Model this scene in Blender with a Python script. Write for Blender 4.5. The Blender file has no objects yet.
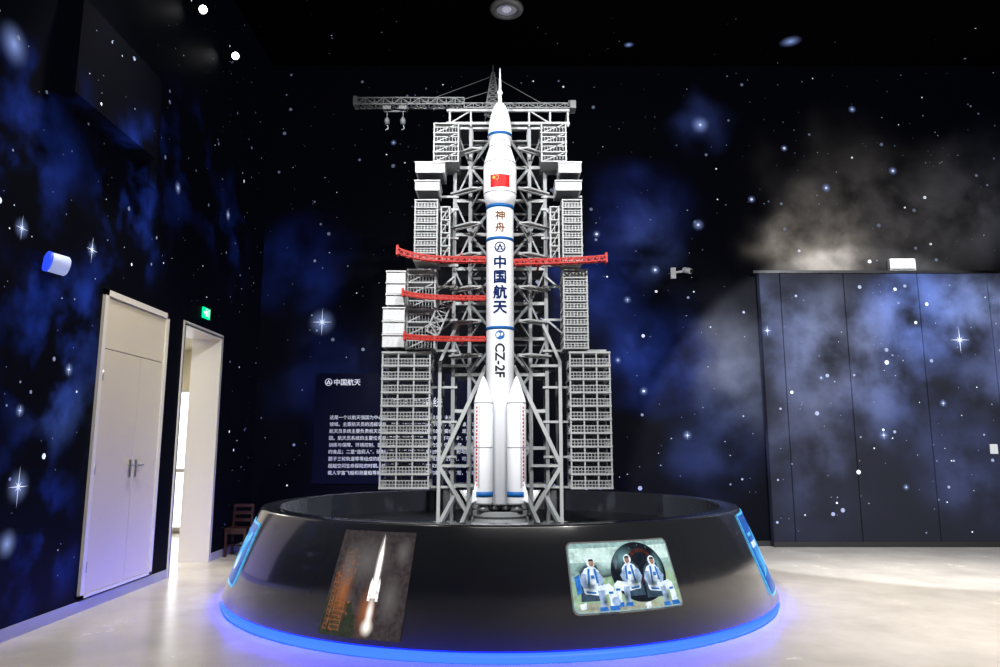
import bpy, bmesh, math, random
from mathutils import Vector, Matrix
random.seed(7)
sc = bpy.context.scene
sc.view_settings.view_transform = 'Standard'
COL = sc.collection
pi = math.pi

# ------------------------------------------------------------------ materials
def mat(name, col, rough=0.5, metal=0.0, emit=None, es=0.0, coat=0.0, noise=0.0, nscale=8.0, spec=0.5):
    m = bpy.data.materials.new(name); m.use_nodes = True
    nt = m.node_tree; b = nt.nodes['Principled BSDF']
    b.inputs['Base Color'].default_value = (*col, 1)
    b.inputs['Roughness'].default_value = rough
    b.inputs['Metallic'].default_value = metal
    b.inputs['Specular IOR Level'].default_value = spec
    b.inputs['Coat Weight'].default_value = coat
    if emit:
        b.inputs['Emission Color'].default_value = (*emit, 1)
        b.inputs['Emission Strength'].default_value = es
    if noise > 0:
        tc = nt.nodes.new('ShaderNodeTexCoord'); n = nt.nodes.new('ShaderNodeTexNoise')
        n.inputs['Scale'].default_value = nscale; n.inputs['Detail'].default_value = 5
        nt.links.new(tc.outputs['Object'], n.inputs['Vector'])
        mx = nt.nodes.new('ShaderNodeMix'); mx.data_type = 'RGBA'
        mx.inputs['A'].default_value = (*[c*(1-noise) for c in col], 1)
        mx.inputs['B'].default_value = (*[min(1, c*(1+noise)) for c in col], 1)
        nt.links.new(n.outputs['Fac'], mx.inputs['Factor'])
        nt.links.new(mx.outputs['Result'], b.inputs['Base Color'])
    return m

def glow_mat(name, col, es, power=2.2):
    m = bpy.data.materials.new(name); m.use_nodes = True
    nt = m.node_tree; nt.nodes.clear()
    out = nt.nodes.new('ShaderNodeOutputMaterial')
    tr = nt.nodes.new('ShaderNodeBsdfTransparent'); em = nt.nodes.new('ShaderNodeEmission')
    em.inputs['Color'].default_value = (*col, 1); em.inputs['Strength'].default_value = es
    at = nt.nodes.new('ShaderNodeAttribute'); at.attribute_name = 'glow'
    pw = nt.nodes.new('ShaderNodeMath'); pw.operation = 'POWER'; pw.inputs[1].default_value = power
    nt.links.new(at.outputs['Fac'], pw.inputs[0])
    mx = nt.nodes.new('ShaderNodeMixShader')
    nt.links.new(pw.outputs[0], mx.inputs[0]); nt.links.new(tr.outputs[0], mx.inputs[1]); nt.links.new(em.outputs[0], mx.inputs[2])
    nt.links.new(mx.outputs[0], out.inputs['Surface'])
    return m

def nebula_mat(name, blobs, base=(0.0012, 0.0015, 0.0035), rough=0.55, es=0.5, seed=0.0, lo=.36, hi=.78, nscale=1.25):
    """printed galaxy wallpaper, some blobs painted light: noise-broken coloured clouds at given places on the wall"""
    m = bpy.data.materials.new(name); m.use_nodes = True
    nt = m.node_tree; N = nt.nodes; L = nt.links; b = N['Principled BSDF']
    tc = N.new('ShaderNodeTexCoord')
    n1 = N.new('ShaderNodeTexNoise'); n1.inputs['Scale'].default_value = nscale; n1.inputs['Detail'].default_value = 5
    n1.inputs['Roughness'].default_value = 0.5; n1.inputs['Distortion'].default_value = 0.15
    add = N.new('ShaderNodeVectorMath'); add.inputs[1].default_value = (seed, seed*.7, seed*1.3)
    L.new(tc.outputs['Object'], add.inputs[0]); L.new(add.outputs[0], n1.inputs['Vector'])
    mr = N.new('ShaderNodeMapRange'); mr.interpolation_type = 'SMOOTHSTEP'
    mr.inputs['From Min'].default_value = lo; mr.inputs['From Max'].default_value = hi
    L.new(n1.outputs['Fac'], mr.inputs['Value'])
    n2 = N.new('ShaderNodeTexNoise'); n2.inputs['Scale'].default_value = 1.1; n2.inputs['Detail'].default_value = 1
    L.new(add.outputs[0], n2.inputs['Vector'])
    wob = N.new('ShaderNodeVectorMath'); wob.operation = 'SCALE'; wob.inputs['Scale'].default_value = 1.0
    L.new(n2.outputs['Color'], wob.inputs[0])
    ps = N.new('ShaderNodeVectorMath'); L.new(tc.outputs['Object'], ps.inputs[0]); L.new(wob.outputs[0], ps.inputs[1])
    prev = None
    for (c, r, col) in blobs:
        d = N.new('ShaderNodeVectorMath'); d.operation = 'DISTANCE'
        d.inputs[1].default_value = (c[0]+.5, c[1]+.5, c[2]+.5)
        L.new(ps.outputs[0], d.inputs[0])
        f = N.new('ShaderNodeMapRange'); f.interpolation_type = 'SMOOTHERSTEP'
        f.inputs['From Min'].default_value = 0; f.inputs['From Max'].default_value = r
        f.inputs['To Min'].default_value = 1; f.inputs['To Max'].default_value = 0
        L.new(d.outputs['Value'], f.inputs['Value'])
        mu = N.new('ShaderNodeMath'); mu.operation = 'MULTIPLY'
        L.new(f.outputs[0], mu.inputs[0]); L.new(mr.outputs[0], mu.inputs[1])
        sv = N.new('ShaderNodeVectorMath'); sv.operation = 'SCALE'; sv.inputs[0].default_value = col
        L.new(mu.outputs[0], sv.inputs['Scale'])
        if prev is None: prev = sv
        else:
            a = N.new('ShaderNodeVectorMath'); L.new(prev.outputs[0], a.inputs[0]); L.new(sv.outputs[0], a.inputs[1]); prev = a
    a = N.new('ShaderNodeVectorMath'); a.inputs[1].default_value = base; L.new(prev.outputs[0], a.inputs[0])
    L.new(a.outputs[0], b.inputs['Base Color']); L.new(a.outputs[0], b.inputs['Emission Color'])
    b.inputs['Emission Strength'].default_value = es  # print emits a little, standing in for light the walls lack
    b.inputs['Roughness'].default_value = rough
    b.inputs['Specular IOR Level'].default_value = 0.06
    return m

M_white = mat('rocket_white_paint', (0.90, 0.91, 0.94), 0.4, noise=0.01, spec=.3)
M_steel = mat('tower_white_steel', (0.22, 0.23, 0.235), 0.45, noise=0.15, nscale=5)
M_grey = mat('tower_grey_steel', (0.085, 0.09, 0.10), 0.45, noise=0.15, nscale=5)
M_sheet = mat('tower_sheet_panel', (0.37, 0.38, 0.38), 0.4, noise=0.08)
M_cabin = mat('tower_cabin_white', (0.60, 0.61, 0.61), 0.4, noise=0.04)
M_red = mat('arm_red_paint', (0.45, 0.022, 0.015), 0.4, noise=0.06)
M_blue = mat('band_blue', (0.006, 0.085, 0.28), 0.5, noise=0.03, spec=.2)
M_txtblue = mat('lettering_blue', (0.002, 0.013, 0.075), 0.6, noise=0.03, spec=.1)
M_txtgrey = mat('lettering_grey', (0.016, 0.018, 0.026), 0.6, noise=0.03, spec=.1)
M_flagred = mat('flag_red', (0.52, 0.004, 0.004), 0.5, noise=0.03, spec=.2)
M_gold = mat('flag_gold', (0.8, 0.5, 0.03), 0.4, noise=0.03)
M_brown = mat('lettering_gold', (0.13, 0.045, 0.006), 0.6, noise=0.03, spec=.1)
M_seam = mat('seam_grey', (0.22, 0.23, 0.25), 0.6, noise=0.03, spec=.2)
M_dark = mat('nozzle_dark_metal', (0.16, 0.16, 0.165), 0.35, 0.5, noise=0.1)
M_skirt = mat('plinth_charcoal_gloss', (0.034, 0.037, 0.047), 0.24, 0.0, coat=0.9, noise=0.35, nscale=1.6)
M_skirt.node_tree.nodes['Principled BSDF'].inputs['Coat Roughness'].default_value = 0.10
M_well = mat('plinth_well_black', (0.018, 0.018, 0.02), 0.3, noise=0.2)
M_led = mat('led_strip_blue', (0.005, 0.03, 1.0), 0.5, emit=(0.0022, 0.0085, 1.0), es=30)
M_cream = mat('door_cream_paint', (0.72, 0.66, 0.52), 0.4, noise=0.03, nscale=3)
M_creamframe = mat('door_frame_paint', (0.80, 0.77, 0.68), 0.4, noise=0.03, nscale=3)
M_metal = mat('brushed_metal', (0.5, 0.5, 0.5), 0.3, 0.9, noise=0.06)
M_alu = mat('matte_aluminium', (0.42, 0.43, 0.45), 0.4, 0.2, noise=0.06)
M_plastic = mat('white_plastic', (0.7, 0.7, 0.7), 0.4, noise=0.03)
M_plasticb = mat('black_plastic', (0.02, 0.02, 0.02), 0.4, noise=0.1)
M_lamp = mat('lamp_lens', (1, 1, 1), 0.3, emit=(1, 1, .97), es=14)
M_ceil = mat('ceiling_black', (0.0014, 0.0016, 0.003), 0.8, noise=0.2, spec=.05)
M_star = mat('printed_star_glow_white', (0.8, 0.85, 1), 0.5, emit=(0.8, 0.88, 1.0), es=0.7)  # star prints and halo emit: brightness put in, they are no lamps
M_stard = mat('printed_star_glow_dim', (0.3, 0.35, 0.5), 0.5, emit=(0.45, 0.55, 0.9), es=0.14)
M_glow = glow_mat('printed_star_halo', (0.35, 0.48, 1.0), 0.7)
M_panel = mat('text_panel_navy', (0.002, 0.003, 0.012), 0.5, emit=(0.006, 0.008, 0.05), es=0.16, noise=0.1, spec=.1)
M_ptext = mat('text_panel_white', (0.6, 0.63, 0.7), 0.5, emit=(0.75, 0.78, 0.9), es=0.6)  # board and print emit faintly to brighten the panel, which is no lamp
M_wood = mat('dark_red_wood', (0.045, 0.016, 0.012), 0.4, noise=0.4, nscale=20)
M_green = mat('exit_green', (0.0, 0.5, 0.2), 0.4, emit=(0.0, 0.75, 0.3), es=1.3)
M_exitw = mat('exit_white', (0.9, 1, 0.9), 0.4, emit=(0.8, 1, 0.85), es=2.0)
M_corr = mat('corridor_wall', (0.62, 0.57, 0.45), 0.6, noise=0.03)
M_day = mat('daylight_glass', (0.9, 0.95, 1), 0.2, emit=(0.9, 0.95, 1.0), es=2.2)

def scr(name, c, es=1.05, nz=0.0):
    m = mat(name, tuple(x*0.3 for x in c), 0.25, emit=c, es=es)
    nt = m.node_tree; b = nt.nodes['Principled BSDF']; tc = nt.nodes.new('ShaderNodeTexCoord')
    n = nt.nodes.new('ShaderNodeTexNoise'); n.inputs['Scale'].default_value = 26; n.inputs['Detail'].default_value = 6; n.inputs['Roughness'].default_value = .6
    mr = nt.nodes.new('ShaderNodeMapRange'); mr.inputs['From Min'].default_value = .25; mr.inputs['From Max'].default_value = .75
    mr.inputs['To Min'].default_value = es*.4; mr.inputs['To Max'].default_value = es*1.5
    nt.links.new(tc.outputs['Object'], n.inputs['Vector']); nt.links.new(n.outputs['Fac'], mr.inputs['Value']); nt.links.new(mr.outputs[0], b.inputs['Emission Strength'])
    return m

# floor
M_floor = bpy.data.materials.new('floor_polished_cement'); M_floor.use_nodes = True
nt = M_floor.node_tree; b = nt.nodes['Principled BSDF']
tc = nt.nodes.new('ShaderNodeTexCoord'); n = nt.nodes.new('ShaderNodeTexNoise'); n.inputs['Scale'].default_value = 1.3; n.inputs['Detail'].default_value = 8; n.inputs['Roughness'].default_value = .65
nt.links.new(tc.outputs['Object'], n.inputs['Vector'])
cr = nt.nodes.new('ShaderNodeValToRGB'); cr.color_ramp.elements[0].position = .3; cr.color_ramp.elements[1].position = .72
cr.color_ramp.elements[0].color = (0.54, 0.50, 0.455, 1); cr.color_ramp.elements[1].color = (0.70, 0.66, 0.605, 1)
nt.links.new(n.outputs['Fac'], cr.inputs[0]); nt.links.new(cr.outputs[0], b.inputs['Base Color'])
mr = nt.nodes.new('ShaderNodeMapRange'); mr.inputs['To Min'].default_value = .15; mr.inputs['To Max'].default_value = .34
nt.links.new(n.outputs['Fac'], mr.inputs['Value']); nt.links.new(mr.outputs[0], b.inputs['Roughness'])

# ------------------------------------------------------------------ mesh builder
class MB:
    def __init__(s): s.v = []; s.f = []; s.m = []; s.mi = 0; s.smooth = []; s.sm = False
    def face(s, idx): s.f.append(idx); s.m.append(s.mi); s.smooth.append(s.sm)
    def box(s, lo, hi):
        o = len(s.v); x0, y0, z0 = lo; x1, y1, z1 = hi
        s.v += [(x0,y0,z0),(x1,y0,z0),(x1,y1,z0),(x0,y1,z0),(x0,y0,z1),(x1,y0,z1),(x1,y1,z1),(x0,y1,z1)]
        for q in ((0,3,2,1),(4,5,6,7),(0,1,5,4),(1,2,6,5),(2,3,7,6),(3,0,4,7)): s.face([o+i for i in q])
    def beam(s, a, b, w, h=None):
        h = h or w; a = Vector(a); b = Vector(b); d = b-a
        if d.length < 1e-6: return
        d.normalize(); up = Vector((0,0,1)) if abs(d.z) < .95 else Vector((0,1,0))
        x = d.cross(up).normalized()*(w/2); y = x.cross(d).normalized()*(h/2)
        o = len(s.v)
        for p in (a, b):
            for sx, sy in ((-1,-1),(1,-1),(1,1),(-1,1)): s.v.append(tuple(p+x*sx+y*sy))
        for q in ((0,1,2,3),(7,6,5,4),(0,4,5,1),(1,5,6,2),(2,6,7,3),(3,7,4,0)): s.face([o+i for i in q])
    def lathe(s, prof, c=(0,0,0), n=48, M=None, closed=False, smooth=True):
        o = len(s.v); k = len(prof); sm = s.sm; s.sm = smooth
        for i in range(n):
            a = 2*pi*i/n
            for r, z in prof:
                p = Vector((r*math.sin(a), -r*math.cos(a), z))
                if M: p = M @ p
                s.v.append((p.x+c[0], p.y+c[1], p.z+c[2]))
        for i in range(n):
            j = (i+1) % n
            for q in range(k if closed else k-1):
                q2 = (q+1) % k
                s.face([o+i*k+q, o+j*k+q, o+j*k+q2, o+i*k+q2])
        if not closed:
            s.sm = False
            if prof[0][0] > 1e-4: s.face([o+i*k for i in range(n)][::-1])
            if prof[-1][0] > 1e-4: s.face([o+i*k+k-1 for i in range(n)])
        s.sm = sm
    def truss(s, a, b, w, h, n, t=0.012, td=None):
        """box lattice girder from a to b"""
        td = td or t*.7
        a = Vector(a); b = Vector(b); d = (b-a).normalized()
        up = Vector((0,0,1)) if abs(d.z) < .95 else Vector((0,1,0))
        x = d.cross(up).normalized()*(w/2); y = x.cross(d).normalized()*(h/2)
        cs = [(-1,-1),(1,-1),(1,1),(-1,1)]
        for c in cs: s.beam(a+x*c[0]+y*c[1], b+x*c[0]+y*c[1], t)
        for i in range(n+1):
            p = a.lerp(b, i/n)
            for j in range(4):
                c, e = cs[j], cs[(j+1)%4]
                s.beam(p+x*c[0]+y*c[1], p+x*e[0]+y*e[1], td)
        for i in range(n):
            p = a.lerp(b, i/n); q = a.lerp(b, (i+1)/n)
            for j in range(4):
                c, e = cs[j], cs[(j+1)%4]
                if i % 2: c, e = e, c
                s.beam(p+x*c[0]+y*c[1], q+x*e[0]+y*e[1], td)
    def obj(s, name, mats, parent=None, origin=None):
        me = bpy.data.meshes.new(name)
        me.from_pydata(s.v, [], s.f)
        if not isinstance(mats, (list, tuple)): mats = [mats]
        for m in mats: me.materials.append(m)
        for p, i, sm in zip(me.polygons, s.m, s.smooth): p.material_index = i; p.use_smooth = sm
        me.update()
        o = bpy.data.objects.new(name, me); COL.objects.link(o)
        if parent:
            o.parent = parent
            o.matrix_parent_inverse = Matrix.Translation(parent.location).inverted()
        return o

def empty(name, loc, label=None, cat=None, parent=None, kind=None):
    o = bpy.data.objects.new(name, None); o.empty_display_size = .1; COL.objects.link(o); o.location = loc
    if label: o['label'] = label
    if cat: o['category'] = cat
    if kind: o['kind'] = kind
    if parent:
        o.parent = parent; o.matrix_parent_inverse = Matrix.Translation(parent.location).inverted()
    return o
def tag(o, label=None, cat=None, kind=None, group=None):
    if label: o['label'] = label
    if cat: o['category'] = cat
    if kind: o['kind'] = kind
    if group: o['group'] = group
    return o

# flat artwork that is wrapped on a surface
def star5(cx, cy, r, rot=0):
    return [(cx+(r if i%2==0 else r*.4)*math.sin(rot+i*pi/5), cy+(r if i%2==0 else r*.4)*math.cos(rot+i*pi/5)) for i in range(10)]
def circ(cx, cy, rx, ry=None, n=20):
    ry = ry or rx
    return [(cx+rx*math.cos(2*pi*i/n), cy+ry*math.sin(2*pi*i/n)) for i in range(n)]
def rect(x0, y0, x1, y1): return [(x0,y0),(x1,y0),(x1,y1),(x0,y1)]
def rrect(x0, y0, x1, y1, r):
    p = []
    for cx, cy, a in ((x1-r,y1-r,0),(x0+r,y1-r,pi/2),(x0+r,y0+r,pi),(x1-r,y0+r,3*pi/2)):
        p += [(cx+r*math.cos(a+pi/2*i/5), cy+r*math.sin(a+pi/2*i/5)) for i in range(6)]
    return p
def text_geo(s, size):
    cu = bpy.data.curves.new('t', 'FONT'); cu.body = s; cu.size = size; cu.align_x = 'CENTER'; cu.resolution_u = 3
    o = bpy.data.objects.new('t', cu); COL.objects.link(o)
    dg = bpy.context.evaluated_depsgraph_get(); dg.update()
    me = bpy.data.meshes.new_from_object(o.evaluated_get(dg))
    vs = [(v.co.x, v.co.y) for v in me.vertices]; fs = [list(p.vertices) for p in me.polygons]
    bpy.data.objects.remove(o); bpy.data.curves.remove(cu); bpy.data.meshes.remove(me)
    return vs, fs
class Art:
    def __init__(s): s.bm = bmesh.new(); s.mats = []; s.gl = s.bm.verts.layers.float.new('glow')
    def mi(s, m):
        if m not in s.mats: s.mats.append(m)
        return s.mats.index(m)
    def poly(s, pts, m, layer=0):
        vs = [s.bm.verts.new((x, y, layer)) for x, y in pts]
        f = s.bm.faces.new(vs); f.material_index = s.mi(m)
        bmesh.ops.triangulate(s.bm, faces=[f])
    def glow(s, cx, cy, rx, ry, m, layer=5, n=24, rot=0):
        c = s.bm.verts.new((cx, cy, layer)); c[s.gl] = 1.0
        ring = []
        for i in range(n):
            a, b = rx*math.cos(2*pi*i/n), ry*math.sin(2*pi*i/n)
            ring.append(s.bm.verts.new((cx+a*math.cos(rot)-b*math.sin(rot), cy+a*math.sin(rot)+b*math.cos(rot), layer)))
        for i in range(n):
            f = s.bm.faces.new([c, ring[i], ring[(i+1) % n]]); f.material_index = s.mi(m)
    def text(s, t, size, x, y, m, layer=1, rot=0, left=False, center=True, bold=0):
        vs, fs = text_geo(t, size)
        if not vs: return
        xs = [v[0] for v in vs]; ys = [v[1] for v in vs]
        ox = min(xs) if left else (min(xs)+max(xs))/2; oy = (min(ys)+max(ys))/2 if center else 0
        c, sn = math.cos(rot), math.sin(rot); i = s.mi(m)
        offs = [(0, 0)] if not bold else [(-bold, 0), (bold, 0), (0, bold), (0, -bold)]
        for k, (bx, by) in enumerate(offs):
            bv = []
            for vx, vy in vs:
                a, b_ = vx-ox+bx, vy-oy+by
                bv.append(s.bm.verts.new((x+a*c-b_*sn, y+a*sn+b_*c, layer+k*.15)))
            for f in fs:
                try: nf = s.bm.faces.new([bv[j] for j in f]); nf.material_index = i
                except ValueError: pass
    def obj(s, name, fn, step=None, parent=None, label=None):
        if step:
            xs = [v.co.x for v in s.bm.verts]; x = math.floor(min(xs)/step)*step
            while x < max(xs):
                bmesh.ops.bisect_plane(s.bm, geom=s.bm.verts[:]+s.bm.edges[:]+s.bm.faces[:], plane_co=(x,0,0), plane_no=(1,0,0), dist=1e-6)
                x += step
        for v in s.bm.verts: v.co = Vector(fn(v.co.x, v.co.y, v.co.z))
        me = bpy.data.meshes.new(name); s.bm.to_mesh(me); s.bm.free()
        for m in s.mats: me.materials.append(m)
        o = bpy.data.objects.new(name, me); COL.objects.link(o)
        if parent:
            o.parent = parent; o.matrix_parent_inverse = Matrix.Translation(parent.location).inverted()
        if label: o['label'] = label
        return o

# ------------------------------------------------------------------ room shell
XL, YB, HC, XR, YF = -3.9, 11.56, 8.0, 9.6, -4.0
mb = MB(); mb.box((-7, YF-.3, -.1), (XR+.3, 14.2, 0)); tag(mb.obj('floor', M_floor), kind='structure')
mb = MB(); mb.box((-4.3, YF-.3, HC), (XR+.3, YB+.3, HC+.1))
def add_star(mb, fn, u, v, r, big=False):
    """fn maps (u,v)->3d on the wall surface; star shape by size"""
    o = len(mb.v)
    if big:
        pts = []
        for i in range(16):
            a = i*pi/8
            rr = r if i % 4 == 0 else (r*.30 if i % 4 == 2 else r*.07)
            pts.append((u+rr*math.sin(a)*(0.72 if i%8==4 else 1), v+rr*math.cos(a)))
        mb.v.append(fn(u, v)); mb.v += [fn(*p) for p in pts]
        for i in range(16): mb.face([o, o+1+i, o+1+(i+1)%16])
    else:
        mb.v += [fn(u+r*math.cos(i*pi/4), v+r*math.sin(i*pi/4)) for i in range(8)]
        mb.face([o+i for i in range(8)])
def add_glow(mb, fn, u, v, r, store):
    o = len(mb.v); mb.v.append(fn(u, v)); store[o] = 1.0
    mb.v += [fn(u+r*math.cos(i*pi/12), v+r*math.sin(i*pi/12)) for i in range(24)]
    for i in range(24): mb.face([o, o+1+i, o+1+(i+1)%24])
def set_glow(o, store):
    at = o.data.attributes.new('glow', 'FLOAT', 'POINT')
    for k, val in store.items(): at.data[k].value = val
def scatter(mb, fn, n, u0, u1, v0, v1, dens=1, avoid=None):
    for i in range(n):
        u = random.uniform(u0, u1); v = random.uniform(v0, v1)
        if avoid and avoid(u, v): continue
        t = random.random()
        mb.mi = 1 if t > .76 else 2
        add_star(mb, fn, u, v, 0.0055+0.021*random.random()**5*dens)
cf = lambda u, v: (u, v, HC-.004)
scatter(mb, cf, 110, -3.8, 9.4, 6, 11.5)
st = {}
for u, v, r in ((4.7, 10.8, .2), (2.1, 10.9, .1)): mb.mi = 3; add_glow(mb, cf, u, v, r, st)
o = mb.obj('ceiling', [M_ceil, M_star, M_stard, M_glow]); set_glow(o, st); tag(o, kind='structure')

BL = (0.006, 0.018, 0.15); BL2 = (0.012, 0.038, 0.30)
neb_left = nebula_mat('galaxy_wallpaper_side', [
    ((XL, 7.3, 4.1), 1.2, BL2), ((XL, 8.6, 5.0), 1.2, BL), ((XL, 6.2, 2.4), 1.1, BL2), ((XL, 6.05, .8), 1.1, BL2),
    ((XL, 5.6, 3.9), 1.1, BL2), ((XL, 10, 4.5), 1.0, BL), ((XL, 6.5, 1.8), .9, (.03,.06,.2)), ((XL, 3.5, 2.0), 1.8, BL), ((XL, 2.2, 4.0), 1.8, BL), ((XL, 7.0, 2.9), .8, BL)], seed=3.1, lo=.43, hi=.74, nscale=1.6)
neb_sheen_back = nebula_mat('galaxy_wallpaper_sheen_back', [
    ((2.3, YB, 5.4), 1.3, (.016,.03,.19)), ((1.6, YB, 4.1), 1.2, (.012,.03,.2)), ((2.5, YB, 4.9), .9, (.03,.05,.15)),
    ((5.8, YB, 5.3), 2.2, (.075,.070,.066)), ((5.2, YB, 4.9), 1.4, (.17,.155,.14)), ((7.0, YB, 5.2), 1.9, (.08,.077,.08)), ((5.5, YB, 4.7), .9, (.42,.38,.33)), ((4.7, YB, 4.75), .7, (.42,.38,.33)), ((8.4, YB, 5.6), 1.6, (.06,.062,.075)),  # warm-grey blobs: lamp reflection on the glossy wall, painted into the colour
    ((2.6, YB, 2.9), 1.3, (.014,.035,.22)), ((3.8, YB, 3.1), 1.3, (.075,.083,.115)), ((3.9, YB, 2.4), 1.2, (.04,.048,.08)), ((-3.3, YB, 4.4), 1.2, BL), ((3.4,YB,6.9),.7,(.03,.05,.2)),  # grey-blue blobs right of centre: lit patch below the diagonal shade, painted in
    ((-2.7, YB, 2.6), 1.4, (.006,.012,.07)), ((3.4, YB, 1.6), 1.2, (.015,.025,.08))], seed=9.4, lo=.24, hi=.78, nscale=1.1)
YP = YB-.12
neb_haze_panel = nebula_mat('galaxy_wallpaper_haze_panels', [
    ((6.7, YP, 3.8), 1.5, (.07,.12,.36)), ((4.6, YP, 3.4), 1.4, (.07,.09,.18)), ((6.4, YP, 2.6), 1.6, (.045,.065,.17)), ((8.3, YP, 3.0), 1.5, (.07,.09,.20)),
    ((5.2, YP, 2.2), 1.6, (.05,.058,.10)), ((4.8, YP, 1.1), 1.3, (.025,.032,.07)), ((7.4, YP, 1.2), 1.3, (.025,.034,.09)), ((7.6,YP,3.9),1.1,(.12,.15,.27)), ((5.6,YP,3.4),1.6,(.07,.078,.11)), ((8.8,YP,3.9),1.2,(.10,.11,.16))],  # greyish blobs: haze of light washing over the panels, painted into the colour
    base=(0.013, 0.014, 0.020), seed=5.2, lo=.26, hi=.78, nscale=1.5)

# left wall (with doorway opening)
OY0, OY1, OH = 8.80, 10.02, 3.03
mb = MB()
mb.box((XL-.4, YF, 0), (XL, OY0, HC)); mb.box((XL-.4, OY0, OH), (XL, OY1, HC)); mb.box((XL-.4, OY1, 0), (XL, YB, HC))
lf = lambda u, v: (XL+.003, u, v)
lg = lambda u, v: (XL+.002, u, v)
av = lambda u, v: (6.85 < u < 8.7 and v < 3.2) or (8.65 < u < 10.2 and v < 3.2)
scatter(mb, lf, 480, 2.0, 11.5, .2, 7.9, 1.0, av)
st = {}
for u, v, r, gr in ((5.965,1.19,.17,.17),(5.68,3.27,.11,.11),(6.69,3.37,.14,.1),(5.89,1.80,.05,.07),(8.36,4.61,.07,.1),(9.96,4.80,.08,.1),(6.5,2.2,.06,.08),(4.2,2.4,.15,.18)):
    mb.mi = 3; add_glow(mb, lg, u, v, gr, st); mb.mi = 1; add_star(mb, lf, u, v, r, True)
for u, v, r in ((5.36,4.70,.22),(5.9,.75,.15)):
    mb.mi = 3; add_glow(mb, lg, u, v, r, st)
o = mb.obj('wall_left', [neb_left, M_star, M_stard, M_glow]); set_glow(o, st); tag(o, kind='structure')
# boxed bulkhead high on the side wall, papered the same
mb = MB(); mb.box((XL, 5.85, 4.55), (XL+.22, 7.35, 5.45)); mb.box((XL, 7.35, 4.30), (XL+.12, 7.58, 5.60))
bfx = lambda u, v: (XL+.223, u, v); scatter(mb, bfx, 14, 5.9, 7.3, 4.6, 5.4, 1.0)
tag(mb.obj('trim_4', [neb_left, M_star, M_stard]), kind='structure')

# back wall
mb = MB(); mb.box((XL-.4, YB, 0), (XR, YB+.3, HC))
bf = lambda u, v: (u, YB-.003, v); bg = lambda u, v: (u, YB-.002, v)
av = lambda u, v: (u > 4.1 and v < 4.45) or (-3.05 < u < -.15 and .9 < v < 2.75)
scatter(mb, bf, 680, -3.85, 9.5, .2, 7.9, 1.4, av)
st = {}
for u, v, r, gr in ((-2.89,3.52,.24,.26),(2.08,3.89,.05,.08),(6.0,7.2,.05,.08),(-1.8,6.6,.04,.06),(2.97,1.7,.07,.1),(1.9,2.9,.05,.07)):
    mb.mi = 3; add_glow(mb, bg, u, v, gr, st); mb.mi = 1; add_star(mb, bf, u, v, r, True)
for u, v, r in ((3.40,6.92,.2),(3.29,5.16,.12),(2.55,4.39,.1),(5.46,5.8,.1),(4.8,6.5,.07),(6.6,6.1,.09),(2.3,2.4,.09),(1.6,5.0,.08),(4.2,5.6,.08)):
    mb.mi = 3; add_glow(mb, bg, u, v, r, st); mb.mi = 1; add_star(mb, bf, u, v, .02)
o = mb.obj('wall_back', [neb_sheen_back, M_star, M_stard, M_glow]); set_glow(o, st); tag(o, kind='structure')

# projecting wallpapered panels with seams and the ledge above them
mb = MB(); xs = [4.2, 4.54, 5.57, 6.77, 7.9, 9.6]
for a, c in zip(xs[:-1], xs[1:]): mb.box((a+.008, YP, .0), (c-.008, YB, 4.30))
pf = lambda u, v: (u, YP-.003, v); pg = lambda u, v: (u, YP-.002, v)
scatter(mb, pf, 170, 4.25, 9.5, .2, 4.2, 1.4)
st = {}
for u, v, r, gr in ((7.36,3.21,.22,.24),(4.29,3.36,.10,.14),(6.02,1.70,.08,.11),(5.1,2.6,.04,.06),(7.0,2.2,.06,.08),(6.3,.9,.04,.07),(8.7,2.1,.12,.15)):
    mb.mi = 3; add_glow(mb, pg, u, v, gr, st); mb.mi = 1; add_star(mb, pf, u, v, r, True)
o = mb.obj('trim_1', [neb_haze_panel, M_star, M_stard, M_glow]); set_glow(o, st); tag(o, kind='structure')
mb = MB(); mb.box((4.1, YB-.16, 4.30), (XR, YB, 4.345)); tag(mb.obj('trim_2', M_plasticb), kind='structure')
mb = MB(); mb.box((XR, YF, 0), (XR+.3, YB+.3, HC)); mb.sm = False
rf = lambda u, v: (XR-.003, u, v); scatter(mb, rf, 150, 0, 11.4, .2, 7.9, 1.5)
tag(mb.obj('wall_right', [neb_sheen_back, M_star, M_stard]), kind='structure')
mb = MB(); mb.box((XL-.4, YF-.3, 0), (XR+.3, YF, HC)); tag(mb.obj('wall_front', M_ceil), kind='structure')
# baseboards
mb = MB(); mb.box((XL, YF, 0), (XL+.015, OY0-.04, .10)); mb.box((XL, OY1+.04, 0), (XL+.015, YB, .10)); tag(mb.obj('baseboard_left', M_alu), kind='structure')
mb = MB(); mb.box((XL+.02, YB-.015, 0), (4.2, YB, .08)); mb.box((4.2, YP-.012, 0), (XR, YP, .08)); tag(mb.obj('baseboard_back', M_plasticb), kind='structure')

# doorway lining
mb = MB()
mb.box((XL-.4, OY1-.03, 0), (XL+.012, OY1, OH)); mb.box((XL-.4, OY0, 0), (XL+.012, OY0+.03, OH)); mb.box((XL-.4, OY0, OH-.03), (XL+.012, OY1, OH))
mb.box((XL, OY1-.02, 0), (XL+.012, OY1+.03, OH+.03)); mb.box((XL, OY0-.03, 0), (XL+.012, OY0+.02, OH+.03)); mb.box((XL, OY0, OH-.02), (XL+.012, OY1, OH+.03))
tag(mb.obj('trim_3', M_creamframe), kind='structure')
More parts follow.
